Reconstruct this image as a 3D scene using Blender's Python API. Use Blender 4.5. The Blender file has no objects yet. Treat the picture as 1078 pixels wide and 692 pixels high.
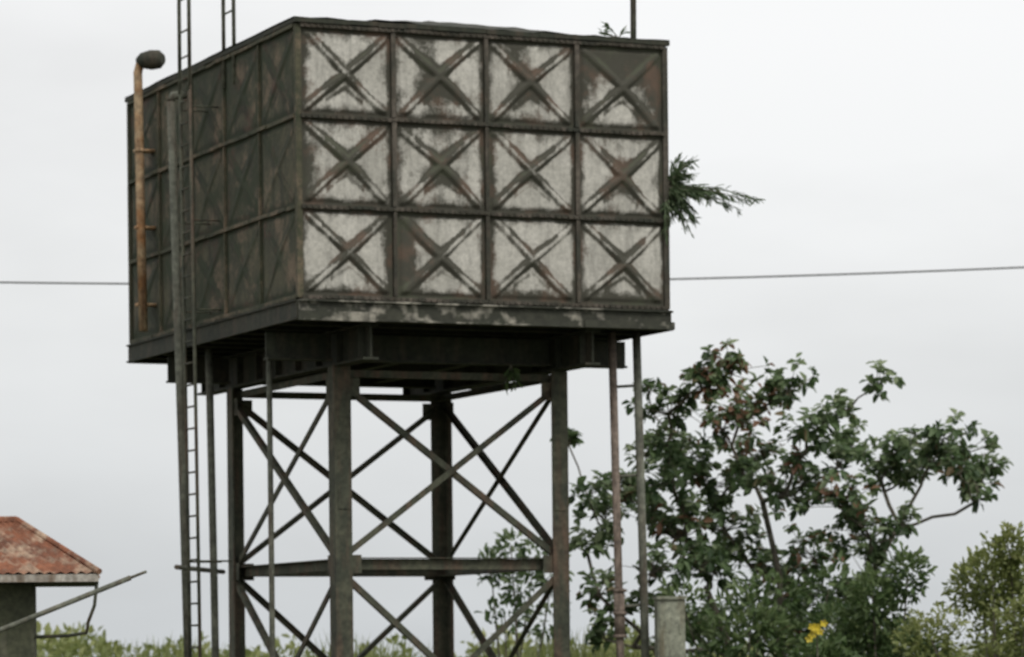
import bpy, math, numpy as np
from mathutils import Vector, Matrix
rng = np.random.default_rng(7)
scene = bpy.context.scene

# ------------------------------------------------------------------ helpers
class MB:
    def __init__(s): s.v=[]; s.f=[]
    def add(s,vs,fs):
        n=len(s.v); s.v+= [tuple(map(float,v)) for v in vs]; s.f+=[tuple(i+n for i in f) for f in fs]
    def box(s,x0,x1,y0,y1,z0,z1):
        s.add([(x0,y0,z0),(x1,y0,z0),(x1,y1,z0),(x0,y1,z0),(x0,y0,z1),(x1,y0,z1),(x1,y1,z1),(x0,y1,z1)],
              [(0,3,2,1),(4,5,6,7),(0,1,5,4),(1,2,6,5),(2,3,7,6),(3,0,4,7)])
    def obox(s,p0,p1,w,h,side,off=(0,0)):
        p0=Vector(p0);p1=Vector(p1);d=(p1-p0).normalized()
        a=Vector(side); a=(a-d*a.dot(d)).normalized(); b=d.cross(a)
        o=a*off[0]+b*off[1]
        vs=[]
        for p in (p0,p1):
            for sa,sb in ((-1,-1),(1,-1),(1,1),(-1,1)):
                vs.append(p+o+a*(sa*w/2)+b*(sb*h/2))
        s.add(vs,[(0,1,2,3),(7,6,5,4),(0,4,5,1),(1,5,6,2),(2,6,7,3),(3,7,4,0)])
    def tube(s,pts,rad,n=10,cap=True):
        pts=[Vector(p) for p in pts]
        if not hasattr(rad,'__len__'): rad=[rad]*len(pts)
        vs=[];fs=[]
        ref=Vector((0.3,0.9,0.15))
        for i,p in enumerate(pts):
            d=(pts[min(i+1,len(pts)-1)]-pts[max(i-1,0)]).normalized()
            a=(ref-d*ref.dot(d)).normalized(); b=d.cross(a)
            for k in range(n):
                t=2*math.pi*k/n; vs.append(p+(a*math.cos(t)+b*math.sin(t))*rad[i])
        for i in range(len(pts)-1):
            for k in range(n):
                k2=(k+1)%n; fs.append((i*n+k,i*n+k2,(i+1)*n+k2,(i+1)*n+k))
        if cap:
            fs.append(tuple(range(n-1,-1,-1))); m=(len(pts)-1)*n; fs.append(tuple(m+k for k in range(n)))
        s.add(vs,fs)
    def obj(s,name,mat,parent=None,smooth=False):
        me=bpy.data.meshes.new(name); me.from_pydata(s.v,[],s.f); me.update()
        if smooth:
            for p in me.polygons: p.use_smooth = len(p.vertices)==4
        o=bpy.data.objects.new(name,me); scene.collection.objects.link(o)
        me.materials.append(mat)
        if parent: o.parent=parent
        return o

def empty(name,loc=(0,0,0),rz=0):
    e=bpy.data.objects.new(name,None); e.location=loc; e.rotation_euler=(0,0,rz)
    e.empty_display_size=0.3
    scene.collection.objects.link(e); return e

def newmat(name):
    m=bpy.data.materials.new(name); m.use_nodes=True
    nt=m.node_tree; return m,nt,nt.nodes['Principled BSDF']
def N(nt,typ,**kw):
    n=nt.nodes.new(typ)
    for k,v in kw.items(): setattr(n,k,v)
    return n
def noise(nt,scale,detail=4,vec=None,stretch=None,rough=0.6):
    n=N(nt,'ShaderNodeTexNoise'); n.inputs['Scale'].default_value=scale; n.inputs['Detail'].default_value=detail
    n.inputs['Roughness'].default_value=rough
    if stretch:
        mp=N(nt,'ShaderNodeMapping'); mp.inputs['Scale'].default_value=stretch
        nt.links.new(vec,mp.inputs['Vector']); vec=mp.outputs[0]
    if vec is not None: nt.links.new(vec,n.inputs['Vector'])
    return n.outputs['Fac']
def ramp(nt,fac,stops):
    r=N(nt,'ShaderNodeValToRGB'); e=r.color_ramp.elements
    while len(e)<len(stops): e.new(0.5)
    for i,(p,c) in enumerate(stops):
        e[i].position=p; e[i].color=(c,c,c,1) if not hasattr(c,'__len__') else (*c,1)
    nt.links.new(fac,r.inputs[0]); return r.outputs[0]
def mix(nt,fac,a,b,mode='MIX'):
    n=N(nt,'ShaderNodeMix'); n.data_type='RGBA'; n.blend_type=mode
    def setin(i,v):
        if isinstance(v,bpy.types.NodeSocket): nt.links.new(v,n.inputs[i])
        elif hasattr(v,'__len__'): n.inputs[i].default_value=(*v,1)
        else: n.inputs[i].default_value=v
    setin(0,fac); setin(6,a); setin(7,b); return n.outputs[2]
def math_(nt,op,a,b):
    n=N(nt,'ShaderNodeMath',operation=op)
    for i,v in enumerate((a,b)):
        if isinstance(v,bpy.types.NodeSocket): nt.links.new(v,n.inputs[i])
        else: n.inputs[i].default_value=v
    return n.outputs[0]
def objco(nt): return N(nt,'ShaderNodeTexCoord').outputs['Object']
def bump(nt,bsdf,h,strength=0.3,dist=0.02):
    b=N(nt,'ShaderNodeBump'); b.inputs['Strength'].default_value=strength; b.inputs['Distance'].default_value=dist
    nt.links.new(h,b.inputs['Height']); nt.links.new(b.outputs[0],bsdf.inputs['Normal'])

def weathered(name,c1,c2,c3,scale=3.0,rough=0.8,streak=True,lo=.45,hi=.62):
    m,nt,b=newmat(name); co=objco(nt)
    n1=noise(nt,scale,5,co); n2=noise(nt,scale*5,4,co)
    n3=noise(nt,scale*2,3,co,(1,1,0.15)) if streak else noise(nt,scale*2,3,co)
    col=mix(nt,ramp(nt,n1,[(lo-.08,0),(hi,1)]),c1,c2)
    col=mix(nt,ramp(nt,n3,[(lo+.03,0),(hi+.06,1)]),col,c3)
    col=mix(nt,0.7,col,ramp(nt,n2,[(.3,.35),(.7,1.35)]),'MULTIPLY')
    nt.links.new(col,b.inputs['Base Color']); b.inputs['Roughness'].default_value=rough
    bump(nt,b,n2,.35,.01); return m

def panel_mat(name,cl,cl2,rust,dark,moss,amp,mosslo=.6,patch=None,mosscale=1.1):
    m,nt,b=newmat(name); co=objco(nt)
    at=N(nt,'ShaderNodeAttribute',attribute_name='stain').outputs['Fac']
    nb=noise(nt,1.6,4,co); nm=noise(nt,4.2,6,co,rough=.78); nf=noise(nt,20,5,co,rough=.75); ns=noise(nt,7,5,co,(1,1,.16),.7)
    base=mix(nt,ramp(nt,nb,[(.38,0),(.62,1)]),cl,cl2)
    if patch: base=mix(nt,ramp(nt,noise(nt,1.3,5,co,rough=.75),[(.50,0),(.62,1)]),base,patch)
    base=mix(nt,ramp(nt,ns,[(.48,0),(.74,.6)]),base,[x*.45 for x in cl2])
    base=mix(nt,.6,base,ramp(nt,nf,[(.32,.5),(.6,1.15)]),'MULTIPLY')
    st=math_(nt,'MULTIPLY',at,math_(nt,'ADD',.25,math_(nt,'MULTIPLY',nm,1.7)))
    st=math_(nt,'ADD',st,math_(nt,'MULTIPLY',math_(nt,'SUBTRACT',nm,.5),amp*1.25))
    st=math_(nt,'ADD',st,math_(nt,'MULTIPLY',math_(nt,'SUBTRACT',nf,.5),amp*.75))
    st=math_(nt,'ADD',st,math_(nt,'MULTIPLY',math_(nt,'SUBTRACT',ns,.5),amp*.55))
    rc=mix(nt,ramp(nt,noise(nt,2.3,4,co),[(.50,0),(.64,1)]),dark,rust)
    col=mix(nt,ramp(nt,st,[(.20,0),(.36,.55),(.60,.98)]),base,rc)
    ms=math_(nt,'ADD',math_(nt,'MULTIPLY',at,.16),noise(nt,mosscale,6,co,rough=.8))
    col=mix(nt,ramp(nt,ms,[(mosslo,0),(mosslo+.10,.85)]),col,moss)
    nt.links.new(col,b.inputs['Base Color']); b.inputs['Roughness'].default_value=.85
    bump(nt,b,nf,.3,.01); return m

def leaf_mat(name,c_dark,c_mid,c_light,transl=.3,rough=.5):
    m,nt,b=newmat(name)
    at=N(nt,'ShaderNodeAttribute',attribute_name='tint').outputs['Fac']
    col=ramp(nt,at,[(0,c_dark),(.5,c_mid),(1,c_light)])
    at2=N(nt,'ShaderNodeAttribute',attribute_name='red').outputs['Fac']
    col=mix(nt,at2,col,(.28,.13,.085))
    nt.links.new(col,b.inputs['Base Color']); b.inputs['Roughness'].default_value=rough
    tr=N(nt,'ShaderNodeBsdfTranslucent'); nt.links.new(col,tr.inputs['Color'])
    ms=N(nt,'ShaderNodeMixShader'); ms.inputs[0].default_value=transl
    nt.links.new(b.outputs[0],ms.inputs[1]); nt.links.new(tr.outputs[0],ms.inputs[2])
    nt.links.new(ms.outputs[0],nt.nodes['Material Output'].inputs['Surface']); return m

# ------------------------------------------------------------------ materials
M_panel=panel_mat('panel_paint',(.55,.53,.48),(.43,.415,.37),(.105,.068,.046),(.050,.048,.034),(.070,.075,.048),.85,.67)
M_side=panel_mat('panel_grimy_shaded',(.095,.088,.052),(.050,.052,.032),(.085,.048,.032),(.022,.025,.014),(.030,.040,.018),1.0,.52,(.18,.135,.09),1.9)  # grime and moss, plus part of the side's shade put into the colour
M_steel=weathered('weathered_steel',(.090,.092,.060),(.042,.047,.031),(.10,.066,.044))
M_dark=weathered('dark_steel',(.036,.039,.024),(.022,.026,.016),(.058,.048,.032))  # darkest steel tone: under-tank members, side channels, rim, roof and hood
M_deck=weathered('deck_edge_steel',(.045,.046,.032),(.030,.033,.022),(.32,.30,.25),1.6,.8,False,.49,.58)
M_flange=weathered('flange_steel',(.060,.050,.035),(.034,.036,.025),(.12,.10,.08))
M_pipe=weathered('galvanised_pipe',(.17,.175,.135),(.10,.105,.08),(.09,.07,.05))
M_rustpipe=weathered('rusty_pipe',(.46,.34,.21),(.36,.18,.075),(.16,.09,.05),3,.8,True,.5,.66)
M_outlet=weathered('stained_outlet',(.28,.22,.18),(.16,.125,.10),(.11,.08,.06),4)
M_wire=weathered('cable_rubber',(.13,.13,.13),(.12,.12,.12),(.14,.14,.14))
M_rustroof=weathered('rusty_roofing',(.26,.10,.05),(.15,.065,.04),(.42,.30,.21),1.8,.85,False,.46,.60)
M_fascia=weathered('painted_timber',(.48,.45,.40),(.32,.29,.25),(.18,.13,.09))
M_wall=weathered('mossy_render',(.075,.08,.045),(.05,.055,.032),(.11,.105,.075))
M_glass=weathered('dark_window',(.02,.022,.024),(.015,.017,.018),(.03,.03,.03),3,.2)
M_conc=weathered('concrete',(.30,.29,.25),(.22,.215,.19),(.14,.135,.11))
M_cab=weathered('cabinet_paint',(.30,.31,.24),(.20,.21,.16),(.12,.10,.06))
M_bark=weathered('bark',(.15,.13,.10),(.09,.08,.06),(.19,.18,.14),6,.9)
M_wood=weathered('pole_timber',(.12,.10,.08),(.08,.065,.05),(.15,.13,.11))
M_ground=weathered('grass_ground',(.06,.075,.03),(.09,.09,.045),(.05,.06,.028),.4,.95,False)
M_leaf=leaf_mat('tree_leaf',(.04,.075,.028),(.12,.185,.075),(.32,.38,.22),.4)  # tree and shrub leaf colours lightened to stand in for haze
M_leafD=leaf_mat('shrub_leaf',(.035,.07,.022),(.095,.15,.05),(.20,.26,.11),.35)
M_leafL=leaf_mat('pale_shrub_leaf',(.10,.135,.035),(.22,.255,.08),(.38,.40,.17),.4)
M_leafF=leaf_mat('fern_leaf',(.04,.07,.032),(.11,.16,.075),(.25,.30,.18),.4)
M_flower=weathered('yellow_petals',(.7,.55,.04),(.6,.45,.03),(.5,.4,.05))

# ------------------------------------------------------------------ water tower
W,L=4.744,6.4
Z0,Z1=6.20,9.36
tower=empty('water_tower',(-2.426,42,0),math.atan2(.4005,.9163))

def smooth(x,a,b):
    t=np.clip((x-a)/(b-a),0,1); return t*t*(3-2*t)

def panels(name,org,u,nrm,width,ncol,nrow,mat,special,res=44,boost=0,relief=1.0):
    r=np.random.default_rng(len(name)*13+ncol)
    org=np.array(org,float);u=np.array(u,float);nrm=np.array(nrm,float)
    pw=width/ncol;ph=(Z1-Z0)/nrow
    V=[];F=[];S=[];base=0
    g=np.linspace(0,1,res)
    s,t=np.meshgrid(g,g,indexing='xy')
    sf=s.ravel();tf=t.ravel()
    idx=np.arange(res*res).reshape(res,res)
    q=np.stack([idx[:-1,:-1],idx[:-1,1:],idx[1:,1:],idx[1:,:-1]],-1).reshape(-1,4)
    for c in range(ncol):
        for rr in range(nrow):
            ph1,ph2=r.uniform(0,6.28,2); s1=sf+.016*np.sin(tf*5+ph1);t1=tf+.016*np.sin(sf*5+ph2)
            d=np.minimum(abs(s1-t1),abs(s1+t1-1))/1.414
            e=np.minimum(np.minimum(sf,1-sf),np.minimum(tf,1-tf))
            rad=np.hypot(s1-.5,t1-.5)
            inside=smooth(e,.05,.09)
            ridge=1-smooth(d,.022,.045)
            h=relief*(.022*inside+.034*ridge*inside*(1-.35*smooth(rad,.1,.5))+.012*smooth(.5-rad,0,.5))
            k=r.uniform(.6,1.3,8)
            arm=np.where(s1<.5,np.where(t1<.5,k[0],k[1]),np.where(t1<.5,k[2],k[3]))
            st=.66*np.exp(-((d-.036)/.022)**2)*inside*arm*(.7+.5*smooth(.5-rad,0,.4))
            st+=.26*np.exp(-(d/.035)**2)*(1.1-smooth(rad,.0,.5))*arm
            st+=.85*np.exp(-(e/.05)**2)*k[4]+.20*np.exp(-(e/.14)**2)
            st+=.46*np.exp(-((t1-.42)/.08)**2-((s1-.5)/.16)**2)*k[5]
            st+=.48*np.exp(-((abs(s1-.5)*.75-(t1-.60))/.038)**2)*(abs(s1-.5)<.26)*k[6]
            st+=.42*np.exp(-((abs(s1-.5)*.75+(t1-.34))/.033)**2)*(abs(s1-.5)<.2)*k[7]
            st+=.25*(1-smooth(tf,0,.2))+.24*np.exp(-(1-tf)/.14)
            if rr==0: st+=.35*np.exp(-tf/.09)
            for (cc,r2,fn) in special:
                if cc==c and r2==rr: st=st+fn(s1,t1)
            st+=boost+r.uniform(-.08,.08)
            x=org+np.outer((c+sf)*pw,u)+np.outer(h,nrm); x[:,2]+=Z0+(rr+tf)*ph
            V.append(x);F.append(q+base);S.append(st);base+=res*res
    V=np.concatenate(V);F=np.concatenate(F);S=np.concatenate(S)
    me=bpy.data.meshes.new(name); me.from_pydata(V.tolist(),[],F.tolist())
    a=me.attributes.new('stain','FLOAT','POINT'); a.data.foreach_set('value',S.astype(np.float32))
    me.polygons.foreach_set('use_smooth',np.ones(len(F),bool)); me.update()
    me.materials.append(mat)
    o=bpy.data.objects.new(name,me); scene.collection.objects.link(o); o.parent=tower
    return o
G=lambda cx,cy,sx,sy,k:(lambda s,t:k*np.exp(-((s-cx)/sx)**2-((t-cy)/sy)**2))
sp=[(3,2,G(.55,.85,.6,.25,.8)),(3,2,G(.88,.40,.24,.5,.55)),(3,2,G(.12,.5,.16,.4,.45)),(3,2,G(.45,.38,.3,.2,-.15)),
    (1,2,G(.38,.65,.13,.5,.5)),(1,2,G(.5,.25,.3,.15,.35)),(2,2,G(.35,.75,.12,.35,.5)),(2,2,G(.5,.45,.11,.3,.3)),(2,2,G(.3,.1,.3,.15,.3)),
    (1,0,G(.06,.4,.17,.9,1.2)),(2,0,G(.5,.1,.4,.15,.3)),(0,1,G(.08,.4,.12,.35,.5)),
    (3,1,G(.5,.5,.22,.3,.35)),(0,2,G(.03,.6,.08,.5,.5)),(1,1,G(.5,.45,.18,.3,.3)),(3,0,G(.45,.1,.5,.12,.4)),
    (0,0,G(.98,.5,.1,.6,.8)),(2,1,G(.02,.5,.1,.6,.5)),(3,1,G(.98,.5,.08,.6,.4)),(2,0,G(.02,.5,.07,.6,.5))]
panels('front_panels',(0,0,0),(1,0,0),(0,-1,0),W,4,3,M_panel,sp,56)
sps=[(4,0,G(.5,.5,.6,.6,-.5)),(4,1,G(.6,.5,.5,.6,-.5)),(3,0,G(.7,.5,.4,.6,-.3)),(2,1,G(.5,.6,.4,.4,-.3)),(1,2,G(.5,.4,.4,.5,-.3))]
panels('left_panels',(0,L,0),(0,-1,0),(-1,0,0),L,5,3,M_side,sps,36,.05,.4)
panels('right_panels',(W,0,0),(0,1,0),(1,0,0),L,5,3,M_panel,[],24,.1)
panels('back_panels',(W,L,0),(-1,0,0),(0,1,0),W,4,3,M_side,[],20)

fl=MB(); fs_=MB()
ph=(Z1-Z0)/3
def jit(a): return rng.uniform(-a,a)
def seg_h(mb,x0,x1,y0,y1,z,h,n,axis):
    a0,a1=(x0,x1) if axis=='x' else (y0,y1)
    for i in range(n):
        s=a0+(a1-a0)*i/n; e=a0+(a1-a0)*(i+1)/n; dz=jit(.005); dd=jit(.008)
        if axis=='x': mb.box(s,e,y0-dd,y1,z-h+dz,z+h+dz)
        else: mb.box(x0-dd,x1,s,e,z-h+dz,z+h+dz)
for i in range(5):
    x=i*W/4
    for k in range(3):
        w=.024+jit(.005)
        z0_=Z0+k*ph+.030; z1_=Z0+(k+1)*ph-.030
        if 0<i<4: fl.box(x-w,x+w,-.056+jit(.006),.01,z0_,z1_)
        fs_.box(x-w,x+w,L-.01,L+.06,z0_,z1_)
for k in range(4):
    z=Z0+k*ph; h=.022
    seg_h(fl,.02,W-.02,-.060,.012,z,h,16,'x')
    seg_h(fs_,-.045,.012,.03,L-.03,z,h,20,'y')
    fs_.box(.02,W-.02,L-.012,L+.064,z-h,z+h)
    fl.box(W-.012,W+.05,.03,L-.03,z-h,z+h)
for i in range(1,5):
    y=i*L/5
    for k in range(3):
        fs_.box(-.035,.01,y-.018,y+.018,Z0+k*ph+.030,Z0+(k+1)*ph-.030)
        fl.box(W-.01,W+.05,y-.03,y+.03,Z0+k*ph+.030,Z0+(k+1)*ph-.030)
for (x,y) in ((0,0),(W,0),(0,L),(W,L)):
    (fl if y==0 and x>0 else fs_).box(x-.035,x+.035,y-.035,y+.035,Z0-.01,Z1+.01)
for k in range(4):
    z=Z0+k*ph
    for j in range(60):
        x=.08+j*(W-.16)/59
        fl.box(x-.011,x+.011,-.080,-.069,z-.012,z+.012)
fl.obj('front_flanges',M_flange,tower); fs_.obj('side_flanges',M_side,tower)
rim=MB()
seg_h(rim,-.05,W+.05,-.075,.0,Z1+.055,.028,14,'x'); rim.box(-.05,W+.05,L,L+.07,Z1+.03,Z1+.08)
rim.box(-.05,0,0.012,L-.002,Z1+.03,Z1+.08); rim.box(W,W+.05,.012,L-.002,Z1+.03,Z1+.08)
rim.obj('top_rim',M_dark,tower)
roof=MB(); n=25; vs=[];fc=[]
for j in range(n):
    for i in range(n):
        s=-1+2*i/(n-1);t=-1+2*j/(n-1)
        z=Z1+.092+.43*(1-abs(s)**2.0)*(1-abs(t)**2.0)+ (jit(.02) if 0<i<n-1 else jit(.006))
        vs.append((W/2+s*(W/2+.06),L/2+t*(L/2+.07),z))
for j in range(n-1):
    for i in range(n-1): fc.append((j*n+i,j*n+i+1,(j+1)*n+i+1,(j+1)*n+i))
roof.add(vs,fc); roof.obj('roof_sheet',M_dark,tower)
# deck
dk=MB()
za,zb=5.93,6.165
OV=.03
def chan_x(y,o):
    dk.box(-OV,W+OV,y-.01,y+.01,za,zb)
    dk.box(-OV,W+OV,*(sorted((y+o*.012,y+o*.06))),za,za+.02); dk.box(-OV,W+OV,*(sorted((y+o*.012,y+o*.06))),zb-.02,zb)
def chan_y(x,o):
    dk.box(x-.01,x+.01,-OV,L+OV,za,zb)
    dk.box(*(sorted((x+o*.012,x+o*.04))),-OV,L+OV,za,za+.02); dk.box(*(sorted((x+o*.012,x+o*.04))),-OV,L+OV,zb-.02,zb)
chan_x(-OV-.011,-1); chan_x(L+OV+.011,1)
dk.box(-.06,.9,-.130,-.112,za-.01,za+.10); dk.box(3.6,W+.05,-.130,-.112,za+.0,za+.09)
dk.obj('deck_channel_front',M_deck,tower)
dk=MB(); chan_y(-OV-.01,-1); chan_y(W+OV+.012,1); dk.obj('deck_channel_side',M_dark,tower)
fl2=MB(); fl2.box(-.02,W+.02,-.03,L+.03,6.168,6.172); fl2.obj('tank_floor_plate',M_dark,tower)
jo=MB()
for i in range(11):
    y=.05+i*(L-.1)/10
    jo.box(.0,W,y-.008,y+.008,za+.016,zb-.02); jo.box(.0,W,y-.05,y+.05,za,za+.014)
jo.obj('floor_joists',M_dark,tower)
A=(.93,3.81);B=(1.19,4.92)
gi=MB()
for a in A:
    y0,y1=.12,6.2
    gi.box(a-.10,a+.10,y0,y1,5.50,5.53); gi.box(a-.10,a+.10,y0,y1,5.895,5.925); gi.box(a-.012,a+.012,y0,y1,5.531,5.894)
    for k in range(9):
        y=.3+k*.72; gi.box(a-.09,a-.014,y-.008,y+.008,5.532,5.893); gi.box(a+.014,a+.09,y-.008,y+.008,5.532,5.893)
for b in B:
    for (x0,x1) in ((-.0,A[0]-.102),(A[0]+.102,A[1]-.102),(A[1]+.102,W)):
        gi.box(x0,x1,b-.08,b+.08,5.56,5.585); gi.box(x0,x1,b-.012,b+.012,5.586,5.89)
for a in (1.9,2.85):
    gi.box(a-.07,a+.07,B[0]+.09,B[1]-.09,5.60,5.62); gi.box(a-.01,a+.01,B[0]+.09,B[1]-.09,5.621,5.9)
gi.obj('main_girders',M_dark,tower)
lg=MB(); t=.022; w=.215
for a in A:
    for b in B:
        sx=-1 if a==A[0] else 1; sy=-1 if b==B[0] else 1
        X0=a+sx*.1; Y0=b+sy*.1
        lg.box(*sorted((X0,X0-sx*w)),*sorted((Y0,Y0-sy*t)),.25,5.498)
        lg.box(*sorted((X0,X0-sx*t)),*sorted((Y0-sy*(t+.001),Y0-sy*w)),.25,5.498)
        for z in (3.12,5.25,.75):
            lg.box(*sorted((X0-sx*.12,X0-sx*.34)),*sorted((Y0-sy*(t+.002),Y0-sy*(t+.014))),z-.11,z+.11)
            lg.box(*sorted((X0-sx*(t+.002),X0-sx*(t+.014))),*sorted((Y0-sy*.12,Y0-sy*.34)),z-.11,z+.11)
        for z in (.5,1.9,3.9):
            lg.box(*sorted((X0-sx*.04,X0-sx*.19)),*sorted((Y0+sy*.001,Y0+sy*.012)),z-.12,z+.12)
lg.obj('legs',M_steel,tower)
pd=MB()
for a in A:
    for b in B:
        pd.box(a-.3,a+.3,b-.3,b+.3,-.05,.22); pd.box(a-.2,a+.2,b-.2,b+.2,.221,.25)
pd.obj('footings',M_conc,tower)
br=MB()
def angle(p0,p1,nrm,w=.075,off=0):
    nrm=Vector(nrm); o=nrm*off
    p0=Vector(p0)+o;p1=Vector(p1)+o
    br.obox(p0,p1,.012,w,nrm); br.obox(p0,p1,w*.8,.011,nrm,(-w*.45,w*.5-.006))
faces=[((A[0],B[0]-.07),(A[1],B[0]-.07),(0,-1,0)),((A[0],B[1]+.07),(A[1],B[1]+.07),(0,1,0)),
       ((A[0]-.07,B[0]),(A[0]-.07,B[1]),(-1,0,0)),((A[1]+.07,B[0]),(A[1]+.07,B[1]),(1,0,0))]
for (p,q,nn) in faces:
    for (z0_,z1_) in ((3.2,5.32),(.5,3.02)):
        angle((*p,z0_),(*q,z1_),nn,.075,0.0); angle((*p,z1_),(*q,z0_),nn,.075,-.05)
    angle((*p,3.12),(*q,3.12),nn,.13,-.10); 
    angle((*p,5.42),(*q,5.42),nn,.085,-.10)
for a in A: br.box(a-.05,a+.05,B[0]+.12,B[1]-.12,3.175,3.187)
for b in B: br.box(A[0]+.12,A[1]-.12,b-.05,b+.05,3.19,3.2)
br.obj('cross_braces',M_steel,tower)

def wx(x,y):
    return (x*.9163+y*.4005, -x*.4005+y*.9163)
def lean(a,b,zt,dx,zb=0.0):
    l=wx(dx,0); return [(a,b,zt),(a+l[0]*.5+.006,b+l[1]*.5,(zt+zb)/2),(a+l[0],b+l[1],zb)]
p=MB(); p.tube(lean(-.25,3.92,9.02,.18),.055); p.tube(lean(.3,4.16,5.94,.06),.05); 
p.tube(lean(4.6,.55,5.95,.10),.052); p.tube([(4.72,.8,9.2),(4.74,.8,12.4)],.038)
p.tube([(-.25,3.92,9.02),(-.22,3.92,9.1),(-.05,3.92,9.12)],.055)
p.tube([(.72,4.9,3.12),(-.45,3.3,3.14)],.03)
for z in (1.2,2.6,4.2,5.3): p.tube([(4.62,.56,z),(4.32,.63,z-.02)],.02,6)
p.obj('downpipes',M_pipe,tower,True)
p=MB(); p.tube(lean(.3,1.91,5.94,0),.036); p.obj('thin_drain_pipe',M_pipe,tower,True)
p=MB(); p.tube(lean(4.3,.62,5.95,.09),.050)
p.tube([(4.36,.60,2.2),(4.35,.60,2.8)],.068)
for z in (2.22,2.5,2.78): p.tube([(4.36,.60,z-.02),(4.36,.60,z+.02)],.085)
p.obj('outlet_pipe',M_outlet,tower,True)
p=MB(); bv=5.42
p.tube([(-.2,bv-.12,6.25),(-.2,bv-.05,8.0),(-.2,bv,9.62),(-.18,bv-.03,9.72),(-.12,bv-.10,9.78)],.060)
for z in (6.6,7.6,8.6): p.box(-.26,-.0,bv-.10,bv+.04,z-.02,z+.02)
p.obj('vent_pipe',M_rustpipe,tower,True)
p=MB()
p.tube([(-.20,bv-.0,9.77),(-.16,bv-.05,9.77),(-.06,bv-.14,9.77),(.02,bv-.22,9.77),(.06,bv-.26,9.77)],[.05,.10,.13,.12,.07],14)
p.obj('vent_hood',M_dark,tower,True)
def ladder(a,b,z0_,z1_,dx,wid=.38,r=.022,step=.27):
    m=MB(); l=wx(dx,0)
    def P(bb,z):
        f=(z1_-z)/(z1_-z0_); return (a+l[0]*f,bb+l[1]*f,z)
    for bb in (b-wid/2,b+wid/2): m.tube([P(bb,z0_),P(bb,z1_)],r,8)
    z=z0_+.25
    while z<z1_-.05:
        m.tube([P(b-wid/2,z),P(b+wid/2,z)],.013,6); z+=step
    return m
m=ladder(-.38,2.98,0,9.6,.07)
for z in (3.2,6.3,7.4,8.8):
    m.tube([(-.36,2.79,z),(.0 if z>6 else .1,2.79,z)],.012,6); m.tube([(-.36,3.17,z),(.0 if z>6 else .1,3.17,z)],.012,6)
m.obj('ladder_lower',M_steel,tower,True)
m=MB()
for (a,b) in ((-.38,2.98),(-.02,2.35)):
    for bb in (b-.19,b+.19): m.tube([(a,bb,9.0),(a,bb,12.6)],.024,8)
    z=9.75 if a<-.2 else 9.9
    while z<12.5:
        m.tube([(a,b-.19,z),(a,b+.19,z)],.014,6); z+=.40
m.obj('ladder_handrails',M_pipe,tower,True)

cb=empty('control_cabinet',(1.93,44.05,0),.15)
m=MB(); m.box(-.17,.17,-.11,.11,1.9,2.66); m.obj('case',M_cab,cb)
m=MB(); m.box(-.19,.19,-.14,.13,2.662,2.70); m.box(-.15,.15,-.125,-.112,1.95,2.62); m.box(.09,.115,-.145,-.126,2.25,2.36); m.obj('door_and_cap',M_cab,cb)
m=MB(); m.box(-.13,-.07,-.03,.03,0,1.898); m.box(.07,.13,-.03,.03,0,1.898); m.obj('stand',M_steel,cb)
m=MB(); m.box(-.3,.3,-.25,.25,-.05,.1); m.obj('plinth',M_conc,cb)

# ------------------------------------------------------------------ foliage tools
def make_leaves(name,C,D,Nn,ln,wd,tint,red,mat,parent=None,fold=.25):
    C=np.asarray(C);D=np.asarray(D);D=D/np.linalg.norm(D,axis=1,keepdims=True)
    S=np.cross(D,Nn);S/=np.linalg.norm(S,axis=1,keepdims=True)+1e-9
    U=np.cross(S,D)
    ln=ln[:,None];wd=wd[:,None]
    v0=C; v1=C+D*ln*.45+S*wd*.5+U*wd*fold; v2=C+D*ln*.85+S*wd*.28+U*wd*fold*.3-U*ln*.06
    v3=C+D*ln-U*ln*.12; v4=C+D*ln*.85-S*wd*.28+U*wd*fold*.3-U*ln*.06; v5=C+D*ln*.45-S*wd*.5+U*wd*fold
    v6=C+D*ln*.45
    V=np.stack([v0,v1,v2,v3,v4,v5,v6],1).reshape(-1,3)
    n=len(C);b=(np.arange(n)*7)[:,None]
    F=np.concatenate([b+np.array([[0,1,2,6]]),b+np.array([[6,2,3,4]]),b+np.array([[0,6,4,5]])])
    me=bpy.data.meshes.new(name); me.from_pydata(V.tolist(),[],F.tolist())
    for nm,arr in (('tint',tint),('red',red)):
        a=me.attributes.new(nm,'FLOAT','POINT'); a.data.foreach_set('value',np.repeat(arr,7).astype(np.float32))
    me.update(); me.materials.append(mat)
    o=bpy.data.objects.new(name,me); scene.collection.objects.link(o)
    if parent: o.parent=parent
    return o
def unit(v): return v/(np.linalg.norm(v,axis=-1,keepdims=True)+1e-9)

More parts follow.
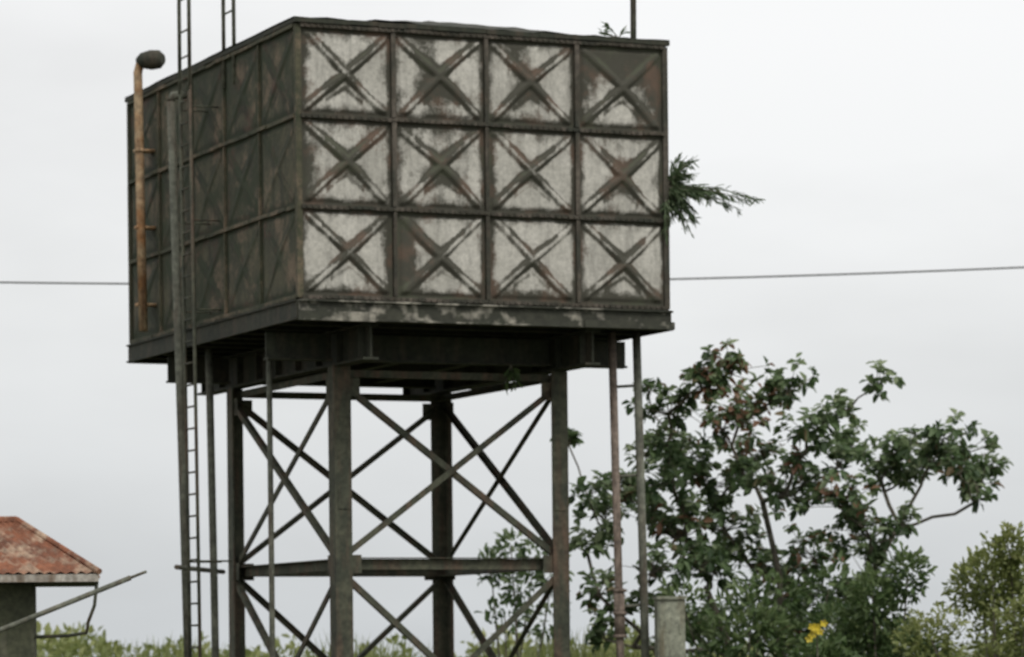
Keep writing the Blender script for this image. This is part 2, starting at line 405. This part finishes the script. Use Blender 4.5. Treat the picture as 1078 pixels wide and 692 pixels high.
def cloud(name,lumps,mat,parent=None,size=.12,seed=1,per=300,narrow=.45,upb=.3,redp=0,cap=2600):
    r=np.random.default_rng(seed);C=[];D=[];T=[];R=[]
    for (x,y,z,rx,rz) in lumps:
        n=int(per*max(.2,rx*rx*rz*2)); n=min(n,cap)
        d=unit(r.normal(size=(n,3))); rr=r.uniform(.45,1.15,n)**.6
        lump=1+.25*np.sin(d[:,0]*7+x*3)*np.sin(d[:,2]*6+z*2)
        c=d*(rr*lump)[:,None]*np.array([rx,rx,rz])+np.array([x,y,z])
        C.append(c); dd=unit(d+r.normal(size=(n,3))*.7+np.array([0,0,upb])); D.append(dd)
        T.append(np.clip(r.normal(.42,.2,n)+.22*d[:,2]+r.uniform(-.18,.18),0,1)); R.append((r.random(n)<redp)*.7)
    C=np.concatenate(C);D=np.concatenate(D);T=np.concatenate(T);R=np.concatenate(R)
    k=C[:,2]>0.03; C=C[k];D=D[k];T=T[k];R=R[k];n=len(C)
    ln=size*r.uniform(.6,1.5,n)
    return make_leaves(name,C,D,unit(r.normal(size=(n,3))+np.array([0,0,1.2])),ln,ln*narrow,T,R,mat,parent)

# ------------------------------------------------------------------ broadleaf tree
tree=empty('broadleaf_tree',(3.6,50,0))
cl=[(3.0,5.85,.38),(3.85,5.70,.32),(3.4,5.5,.34),(2.6,5.62,.30),(2.15,5.35,.32),(1.98,5.82,.14),(4.95,5.68,.19),(4.4,5.28,.28),
(4.85,5.08,.29),(5.45,4.85,.33),(5.95,5.0,.32),(6.3,4.82,.32),(6.60,4.6,.30),(6.40,4.15,.26),(6.1,4.5,.26),(5.75,4.6,.30),(5.2,4.5,.26),
(2.95,5.2,.40),(2.4,4.9,.37),(1.9,4.85,.28),(1.5,4.5,.27),(1.05,4.25,.26),(.82,5.0,.13),(1.3,3.95,.30),(1.05,3.5,.25),(1.9,3.95,.34),
(2.2,4.45,.38),(2.8,4.45,.42),(3.45,4.85,.40),(4.0,5.0,.33),(4.55,4.65,.33),(3.75,4.25,.44),(4.4,4.05,.42),(3.05,3.85,.44),(2.4,3.7,.38),
(4.85,3.65,.38),(4.25,3.4,.44),(5.3,3.75,.24),(3.5,3.3,.44),(2.75,3.2,.42),(1.9,3.2,.34),(1.2,2.9,.30),(4.9,3.0,.42),(2.0,2.6,.4),(2.8,2.5,.4),(3.6,2.6,.42),(4.3,2.7,.42),(1.25,2.3,.28)]
r=np.random.default_rng(11)
nodes=[np.array([0,0,0.]),np.array([.03,0,.6]),np.array([-.05,.05,1.1]),
       np.array([-.5,.1,1.9]),np.array([-.9,.0,2.9]),np.array([.15,-.1,2.0]),np.array([.1,-.15,3.1]),np.array([.7,.1,1.9]),np.array([1.3,.1,2.9]),np.array([1.75,.0,3.7]),np.array([-.1,.1,4.1]),np.array([-1.05,.1,3.8]),np.array([2.1,.05,4.3])]
par=[-1,0,1,2,3,2,5,2,7,8,6,4,9]
tips=[];cc=[]
for (X,Z,R) in cl:
    half=1.9*math.sqrt(max(.1,1-((X-3.6)/3.3)**2))
    cc.append((X-3.6,float(r.uniform(-half,half)),Z,R))
for (x,y,z,R) in sorted(cc,key=lambda c:c[0]**2+c[1]**2+(c[2]-1.5)**2):
    tgt=np.array([x,y,z-.1]); best=None
    for i,nd in enumerate(nodes):
        if i<1 or nd[2]>z-.12: continue
        v=tgt-nd; c=np.linalg.norm(v)+(.16*np.linalg.norm(nd-nodes[2]))+.25*max(0,abs(v[0])-v[2])
        if best is None or c<best[0]: best=(c,i)
    i=best[1]; prev=i; p0=nodes[i]
    steps=4
    for k in range(1,steps+1):
        f=k/steps; q=p0*(1-f)+tgt*f+r.normal(size=3)*.035*(k<steps); q[2]-= .06*math.sin(math.pi*f)*np.linalg.norm(tgt-p0)*.6
        nodes.append(q);par.append(prev);prev=len(nodes)-1
    tips.append((prev,R))
    if R>.26: tips.append((prev-2,R*.5))
cnt=[0.]*len(nodes)
for tp,R in tips:
    j=tp
    while j>=0: cnt[j]+=.6; j=par[j]
br_=MB()
for i in range(1,len(nodes)):
    a,b=par[i],i
    if cnt[b]==0: continue
    ra=.012*cnt[a]**.52+.003; rb=.012*cnt[b]**.52+.003; ra=min(ra,rb*1.35)
    br_.tube([nodes[a],nodes[b]],[ra,rb],7,False)
C=[];D=[];T=[];RD=[];LN=[]
for tp,R in tips:
    c=nodes[tp]+np.array([0,0,.1])
    nr=max(4,int(78*R*R*1.25)+5)
    ct=r.uniform(-.2,.2); redc=r.random()<.10 or (c[0]<.2 and c[0]>-1.2 and c[2]>4.7)
    for k in range(nr):
        d=unit(r.normal(size=3)+np.array([0,-.1,.25])); q=c+d*R*r.uniform(.3,1.3)*np.array([1.2,1.15,.85])
        br_.tube([nodes[tp],(nodes[tp]+q)/2+r.normal(size=3)*.02,q],[.006,.005,.004],4,False)
        ax=unit(d*.7+np.array([0,0,.7])+r.normal(size=3)*.3)
        nl=r.integers(7,12); rt=r.uniform(-.16,.16)
        for l_ in range(nl):
            side=unit(np.cross(ax,r.normal(size=3)))
            dd=unit(side+ax*r.uniform(-.25,.7)+np.array([0,0,-.15]))
            C.append(q+ax*r.uniform(-.07,.04)); D.append(dd); LN.append(r.uniform(.10,.20))
            T.append(np.clip(.44+ct+rt+.22*d[2]+r.normal(0,.2),0,1)); RD.append((.8 if redc and r.random()<.22 else (.5 if r.random()<.02 else 0)))
C=np.array(C);D=np.array(D);LN=np.array(LN)
make_leaves('crown_leaves',C,D,unit(r.normal(size=C.shape)*.4+np.array([0,-.2,1.])),LN,LN*.55,np.array(T),np.array(RD),M_leaf,tree)
br_.obj('trunk_and_limbs',M_bark,tree,True)

# ------------------------------------------------------------------ shrubs
def shrub(name,x,y,lumps,mat,**kw):
    e=empty(name,(x,y,0)); 
    cloud('leaves',lumps,mat,e,**kw)
    m=MB(); rr=np.random.default_rng(int(abs(x*10))+3)
    for (a,b,c,rx,rz) in lumps:
        m.tube([(a*.25,b*.25,0),(a*.6+rr.normal()*.05,b*.6,c*.5),(a,b,c)],[.03,.018,.008],6,False)
    m.obj('stems',M_bark,e,True); return e
r=np.random.default_rng(5)
def lum(n,wx_,wy_,ztop,rs):
    out=[]
    for i in range(n):
        x=r.uniform(-wx_,wx_); y=r.uniform(-wy_,wy_); rad=r.uniform(.7,1.2)*rs
        out.append((x,y,max(.3,r.uniform(.25,1)*(ztop-rad*.8)*(1-.25*(x/wx_)**2)),rad,rad*.85))
    return out
shrub('pale_shrub',6.15,44.5,lum(26,1.0,.8,3.35,.42)+[(.3,0,2.9,.35,.4),(-.2,.1,2.95,.28,.4),(.0,0,3.25,.14,.25),(.55,0,3.1,.25,.35)],M_leafL,size=.08,seed=3,per=2200)
shrub('green_shrub',4.75,45.5,lum(20,.9,.7,2.9,.4)+[(.25,0,2.95,.24,.3),(-.2,0,2.7,.25,.3)],M_leafD,size=.10,seed=4,per=1800)
shrub('dark_shrub',3.15,47.2,lum(30,1.7,.7,2.85,.42)+[(-.9,0,2.6,.35,.3),(.2,0,2.7,.4,.3),(1.0,0,2.8,.4,.32)],M_leafD,size=.13,seed=6,per=900)
shrub('dark_shrub.001',7.6,48.5,lum(22,1.3,.8,3.4,.5),M_leafL,size=.11,seed=8,per=1000)
shrub('spindly_shrub',.0,53.0,[(.0,0,3.6,.2,.2),(.35,.1,3.45,.2,.2),(-.3,0,3.3,.2,.18),(.1,0,3.05,.22,.2),(.6,.1,3.15,.2,.2),(-.1,.1,2.6,.28,.25),(.5,0,2.5,.28,.25)],M_leaf,size=.13,seed=9,per=480)
r=np.random.default_rng(21); lumps=[]
for i in range(120):
    x=r.uniform(-17,17); y=r.uniform(60,72); rad=r.uniform(.45,.85)
    top=2.22+.14*math.sin(x*1.3)+.12*math.sin(x*3.1+1)+r.uniform(-.35,.12)+ (.12 if x<-6 else 0)
    lumps.append((x,y,top*(y/64)**.15-rad*.8,rad,rad*.8))
    if r.random()<.5: lumps.append((x+r.uniform(-.3,.3),y,.7,rad*1.1,.7))
cloud('shrub_thicket',lumps,M_leafL,None,size=.16,seed=12,per=400)
r=np.random.default_rng(31); n=8000
x=r.uniform(-9,3.2,n); y=r.uniform(51,57,n)
cx=np.sin(x*2.1)+np.sin(x*5.3+y)*.6
hh=r.uniform(1.2,2.15,n)+.16*cx+.1
C=np.stack([x,y,np.zeros(n)],1); D=unit(np.stack([r.normal(0,.13,n),r.normal(0,.13,n),np.ones(n)],1))
make_leaves('tall_grass',C,D,unit(r.normal(size=(n,3))*np.array([1,1,.1])),hh,r.uniform(.03,.055,n),np.clip(r.normal(.5,.2,n),0,1),np.zeros(n),M_leafL)
fe=empty('yellow_flower',(3.75,44.4,0))
m=MB()
for k in range(9):
    c=Vector((r.normal()*.045,r.normal()*.05,2.29+r.normal()*.045))
    for q in range(5):
        t=q*1.2566+k; d=Vector((math.cos(t),-.5,math.sin(t))); s=d.cross(Vector((0,1,0))).normalized()
        m.add([c,c+d*.035+s*.02,c+d*.055,c+d*.035-s*.02],[(0,1,2,3)])
m.obj('petals',M_flower,fe); m=MB(); m.tube([(0,.05,0),(.03,.05,1.2),(0,0,2.33)],[.02,.012,.006],6); m.obj('stem',M_bark,fe)

def frond_plant(name,base,sprays,mat,seed,wr=.22,ls=1.0):
    r=np.random.default_rng(seed); e=empty(name,base); m=MB();C=[];D=[];LN=[];T=[]
    for (dx,dy,dz,droop,n) in sprays:
        p0=Vector((0,0,0));pts=[]
        for k in range(9):
            f=k/8; pts.append(Vector((dx*f,dy*f,dz*f-droop*f*f)))
        m.tube(pts,[.007*(1-f/9)+.002 for f in range(9)],5,False)
        for q in range(n):
            f=r.uniform(.12,1); i=min(7,int(f*8)); pp=pts[i].lerp(pts[i+1],f*8-i); dr=(pts[i+1]-pts[i]).normalized()
            dd=np.array(dr)*1.0+r.normal(size=3)*.4+np.array([0,0,-.32])
            C.append(np.array(pp)); D.append(dd); LN.append(ls*r.uniform(.06,.17)*(1.1-.3*f)); T.append(np.clip(r.normal(.42,.2),0,1))
    m.obj('stems',M_bark,e,True); LN=np.array(LN)
    make_leaves('leaves',np.array(C),np.array(D),unit(r.normal(size=(len(C),3))+np.array([0,0,1.])),LN,LN*wr,np.array(T),np.zeros(len(C)),mat,e)
r=np.random.default_rng(2)
spr=[(1.15,.1,.10,.26,80),(1.0,-.05,.0,.18,70),(.8,.1,.12,.27,70),(.75,0,-.05,.2,60),(.9,.2,.04,.3,60),(.2,0,.36,.1,40),(.15,.1,.42,.05,30)]
for k in range(36):
    a=r.uniform(-1.65,1.0); l=r.uniform(.2,.58); spr.append((l*math.cos(a)*.8,r.uniform(-.2,.2),l*math.sin(a),r.uniform(.05,.22),46))
frond_plant('wild_fig_plant',(1.93,43.95,7.68),spr,M_leafF,4,.17,1.05)
frond_plant('rooftop_seedling',(1.36,43.6,9.44),[(-.14,0,.2,.03,16),(.08,0,.10,.03,10),(-.22,0,.1,.02,12)],M_leafD,5)
frond_plant('hanging_seedling',(.02,44.2,5.55),[(-.05,0,-.15,.1,26),(.1,0,-.1,.12,20),(.05,0,-.2,.06,20)],M_leafD,6)

# ------------------------------------------------------------------ hut
hut=empty('pump_house',(-4.56,40,0),math.radians(7))
hx=-4.6; hy=2.8
m=MB()
m.box(hx+.7,-.72,.45,hy-.45,0,2.86); m.obj('walls',M_wall,hut)
m=MB(); m.box(-2.3,-1.6,.425,.448,1.0,2.0); m.obj('window',M_glass,hut)
m=MB(); m.box(-3.6,-2.8,.42,.447,0,2.05); m.obj('door',M_fascia,hut)
m=MB(); za_=2.965; zr=3.60; rx0,rx1,ry=hx+1.0,-.92,hy/2
def slope(e0,e1,r0,r1,nn):
    vs=[];fs=[];e0,e1,r0,r1=map(Vector,(e0,e1,r0,r1))
    nrm=(e1-e0).cross(r0-e0).normalized()
    for i in range(nn+1):
        f=i/nn; o=nrm*(.014*math.sin(i*math.pi/2)+jit(.003))
        vs.append(e0.lerp(e1,f)+o); vs.append(r0.lerp(r1,f)+o)
    for i in range(nn): fs.append((2*i,2*i+2,2*i+3,2*i+1))
    m.add(vs,fs)
slope((hx,0,za_),(0,0,za_),(rx0,ry,zr),(rx1,ry,zr),160)
slope((0,0,za_),(0,hy,za_),(rx1,ry,zr),(rx1,ry,zr),100)
slope((0,hy,za_),(hx,hy,za_),(rx1,ry,zr),(rx0,ry,zr),160)
slope((hx,hy,za_),(hx,0,za_),(rx0,ry,zr),(rx0,ry,zr),100)
m.tube([(rx0,ry,zr),(rx1,ry,zr)],.05,8)
for c in ((0,0),(0,hy)): m.tube([(rx1,ry,zr+.01),(c[0],c[1],za_+.01)],.035,8)
m.obj('roof',M_rustroof,hut)
m=MB(); m.box(hx+.01,-.01,.01,.035,2.865,2.95); m.box(-.035,-.01,.037,hy-.037,2.865,2.95); m.box(hx+.01,-.01,hy-.035,hy-.01,2.865,2.95)
m.box(hx+.01,hx+.035,.037,hy-.037,2.865,2.95); m.obj('fascia',M_fascia,hut)
m=MB(); m.box(hx+.04,-.04,.04,hy-.04,2.868,2.888); m.obj('soffit',M_wall,hut)
m=MB(); m.tube([(-.03,.06,2.86),(-.06,.08,2.6),(-.13,.15,2.42),(-.15,.2,2.30),(-.35,.3,2.27),(-.72,.44,2.26)],.02,8); m.obj('gutter_downpipe',M_steel,hut,True)
m=MB(); m.tube([(-6.3,38.6,2.0),(-4.1,38.9,2.88)],.028,8); m.tube([(-4.11,38.896,2.876),(-3.93,38.92,2.945)],.016,8)
sp_=m.obj('boom_pole',M_pipe,None,True)
m=MB(); m.tube([(-6.25,38.6,-.05),(-6.25,38.6,2.2)],.05,8); o=m.obj('boom_post',M_steel,sp_,True)

# ------------------------------------------------------------------ power line + poles
m=MB(); pts=[]
for i in range(61):
    x=-24+48*i/60; pts.append((x,60,8.20+.0017*x*x+.004*x))
m.tube(pts,.017,6); pl=m.obj('power_line',M_wire,None,True)
for x in (-24,24):
    e=empty('utility_pole',(x,60,0)); m=MB(); z=8.2+.0017*x*x+.004*x
    m.tube([(0,0,0),(0,0,z+.35)],[.16,.11],12); m.box(-.05,.05,-.7,.7,z-.2,z-.1); m.obj('shaft',M_wood,e,True)
    m=MB(); m.tube([(0,0.0,z+.35),(0,0.0,z+.42)],.05,8); m.obj('insulator',M_conc,e)

# ------------------------------------------------------------------ ground
m=MB(); n=60
g=np.sign(np.linspace(-1,1,n))*np.abs(np.linspace(-1,1,n))**3*2500
vs=[(x,y+45,0.0) for y in g for x in g]
fs=[(j*n+i,j*n+i+1,(j+1)*n+i+1,(j+1)*n+i) for j in range(n-1) for i in range(n-1)]
m.add(vs,fs); m.obj('ground',M_ground)

# ------------------------------------------------------------------ world, sun, camera
w=bpy.data.worlds.new('World'); scene.world=w; w.use_nodes=True; nt=w.node_tree
bg=nt.nodes['Background']
sky=N(nt,'ShaderNodeTexSky'); sky.sky_type='NISHITA'; sky.sun_disc=False
sky.sun_elevation=math.radians(50); sky.sun_rotation=math.radians(155); sky.dust_density=4
co=N(nt,'ShaderNodeTexCoord').outputs['Generated']
sep=N(nt,'ShaderNodeSeparateXYZ'); nt.links.new(co,sep.inputs[0])
grad=ramp(nt,sep.outputs['Z'],[(0,(.66,.69,.71)),(.04,(.74,.762,.775)),(.10,(.89,.90,.902)),(.17,(.96,.962,.96))])
cn=noise(nt,4.5,5,co,(1,1,3.0),.5)
cl_=ramp(nt,cn,[(.35,.90),(.65,1.05)])
gm=mix(nt,1.0,grad,cl_,'MULTIPLY')
gm=mix(nt,1.0,gm,(10,10,10),'MULTIPLY')
fin=mix(nt,.92,sky.outputs[0],gm)
nt.links.new(fin,bg.inputs[0]); bg.inputs['Strength'].default_value=.1
sun=bpy.data.lights.new('sun','SUN'); sun.energy=1.5; sun.angle=math.radians(18); sun.color=(1,.97,.91)
so=bpy.data.objects.new('sun',sun); scene.collection.objects.link(so)
el,az=math.radians(50),math.radians(155)
dirv=Vector((math.sin(az)*math.cos(el),math.cos(az)*math.cos(el),math.sin(el)))
so.rotation_euler=dirv.to_track_quat('Z','Y').to_euler()
cam=bpy.data.cameras.new('camera'); cam.sensor_width=36; cam.lens=3800/1078*36
cam.shift_y=344/1078; cam.clip_end=5000; cam.clip_start=.5
cam.dof.use_dof=True; cam.dof.focus_distance=22; cam.dof.aperture_fstop=4.0
cobj=bpy.data.objects.new('camera',cam); scene.collection.objects.link(cobj)
cobj.location=(0,0,2); cobj.rotation_euler=(math.radians(90),math.radians(.6),0)
scene.camera=cobj
scene.view_settings.view_transform='Standard'; scene.view_settings.look='None'; scene.view_settings.exposure=0
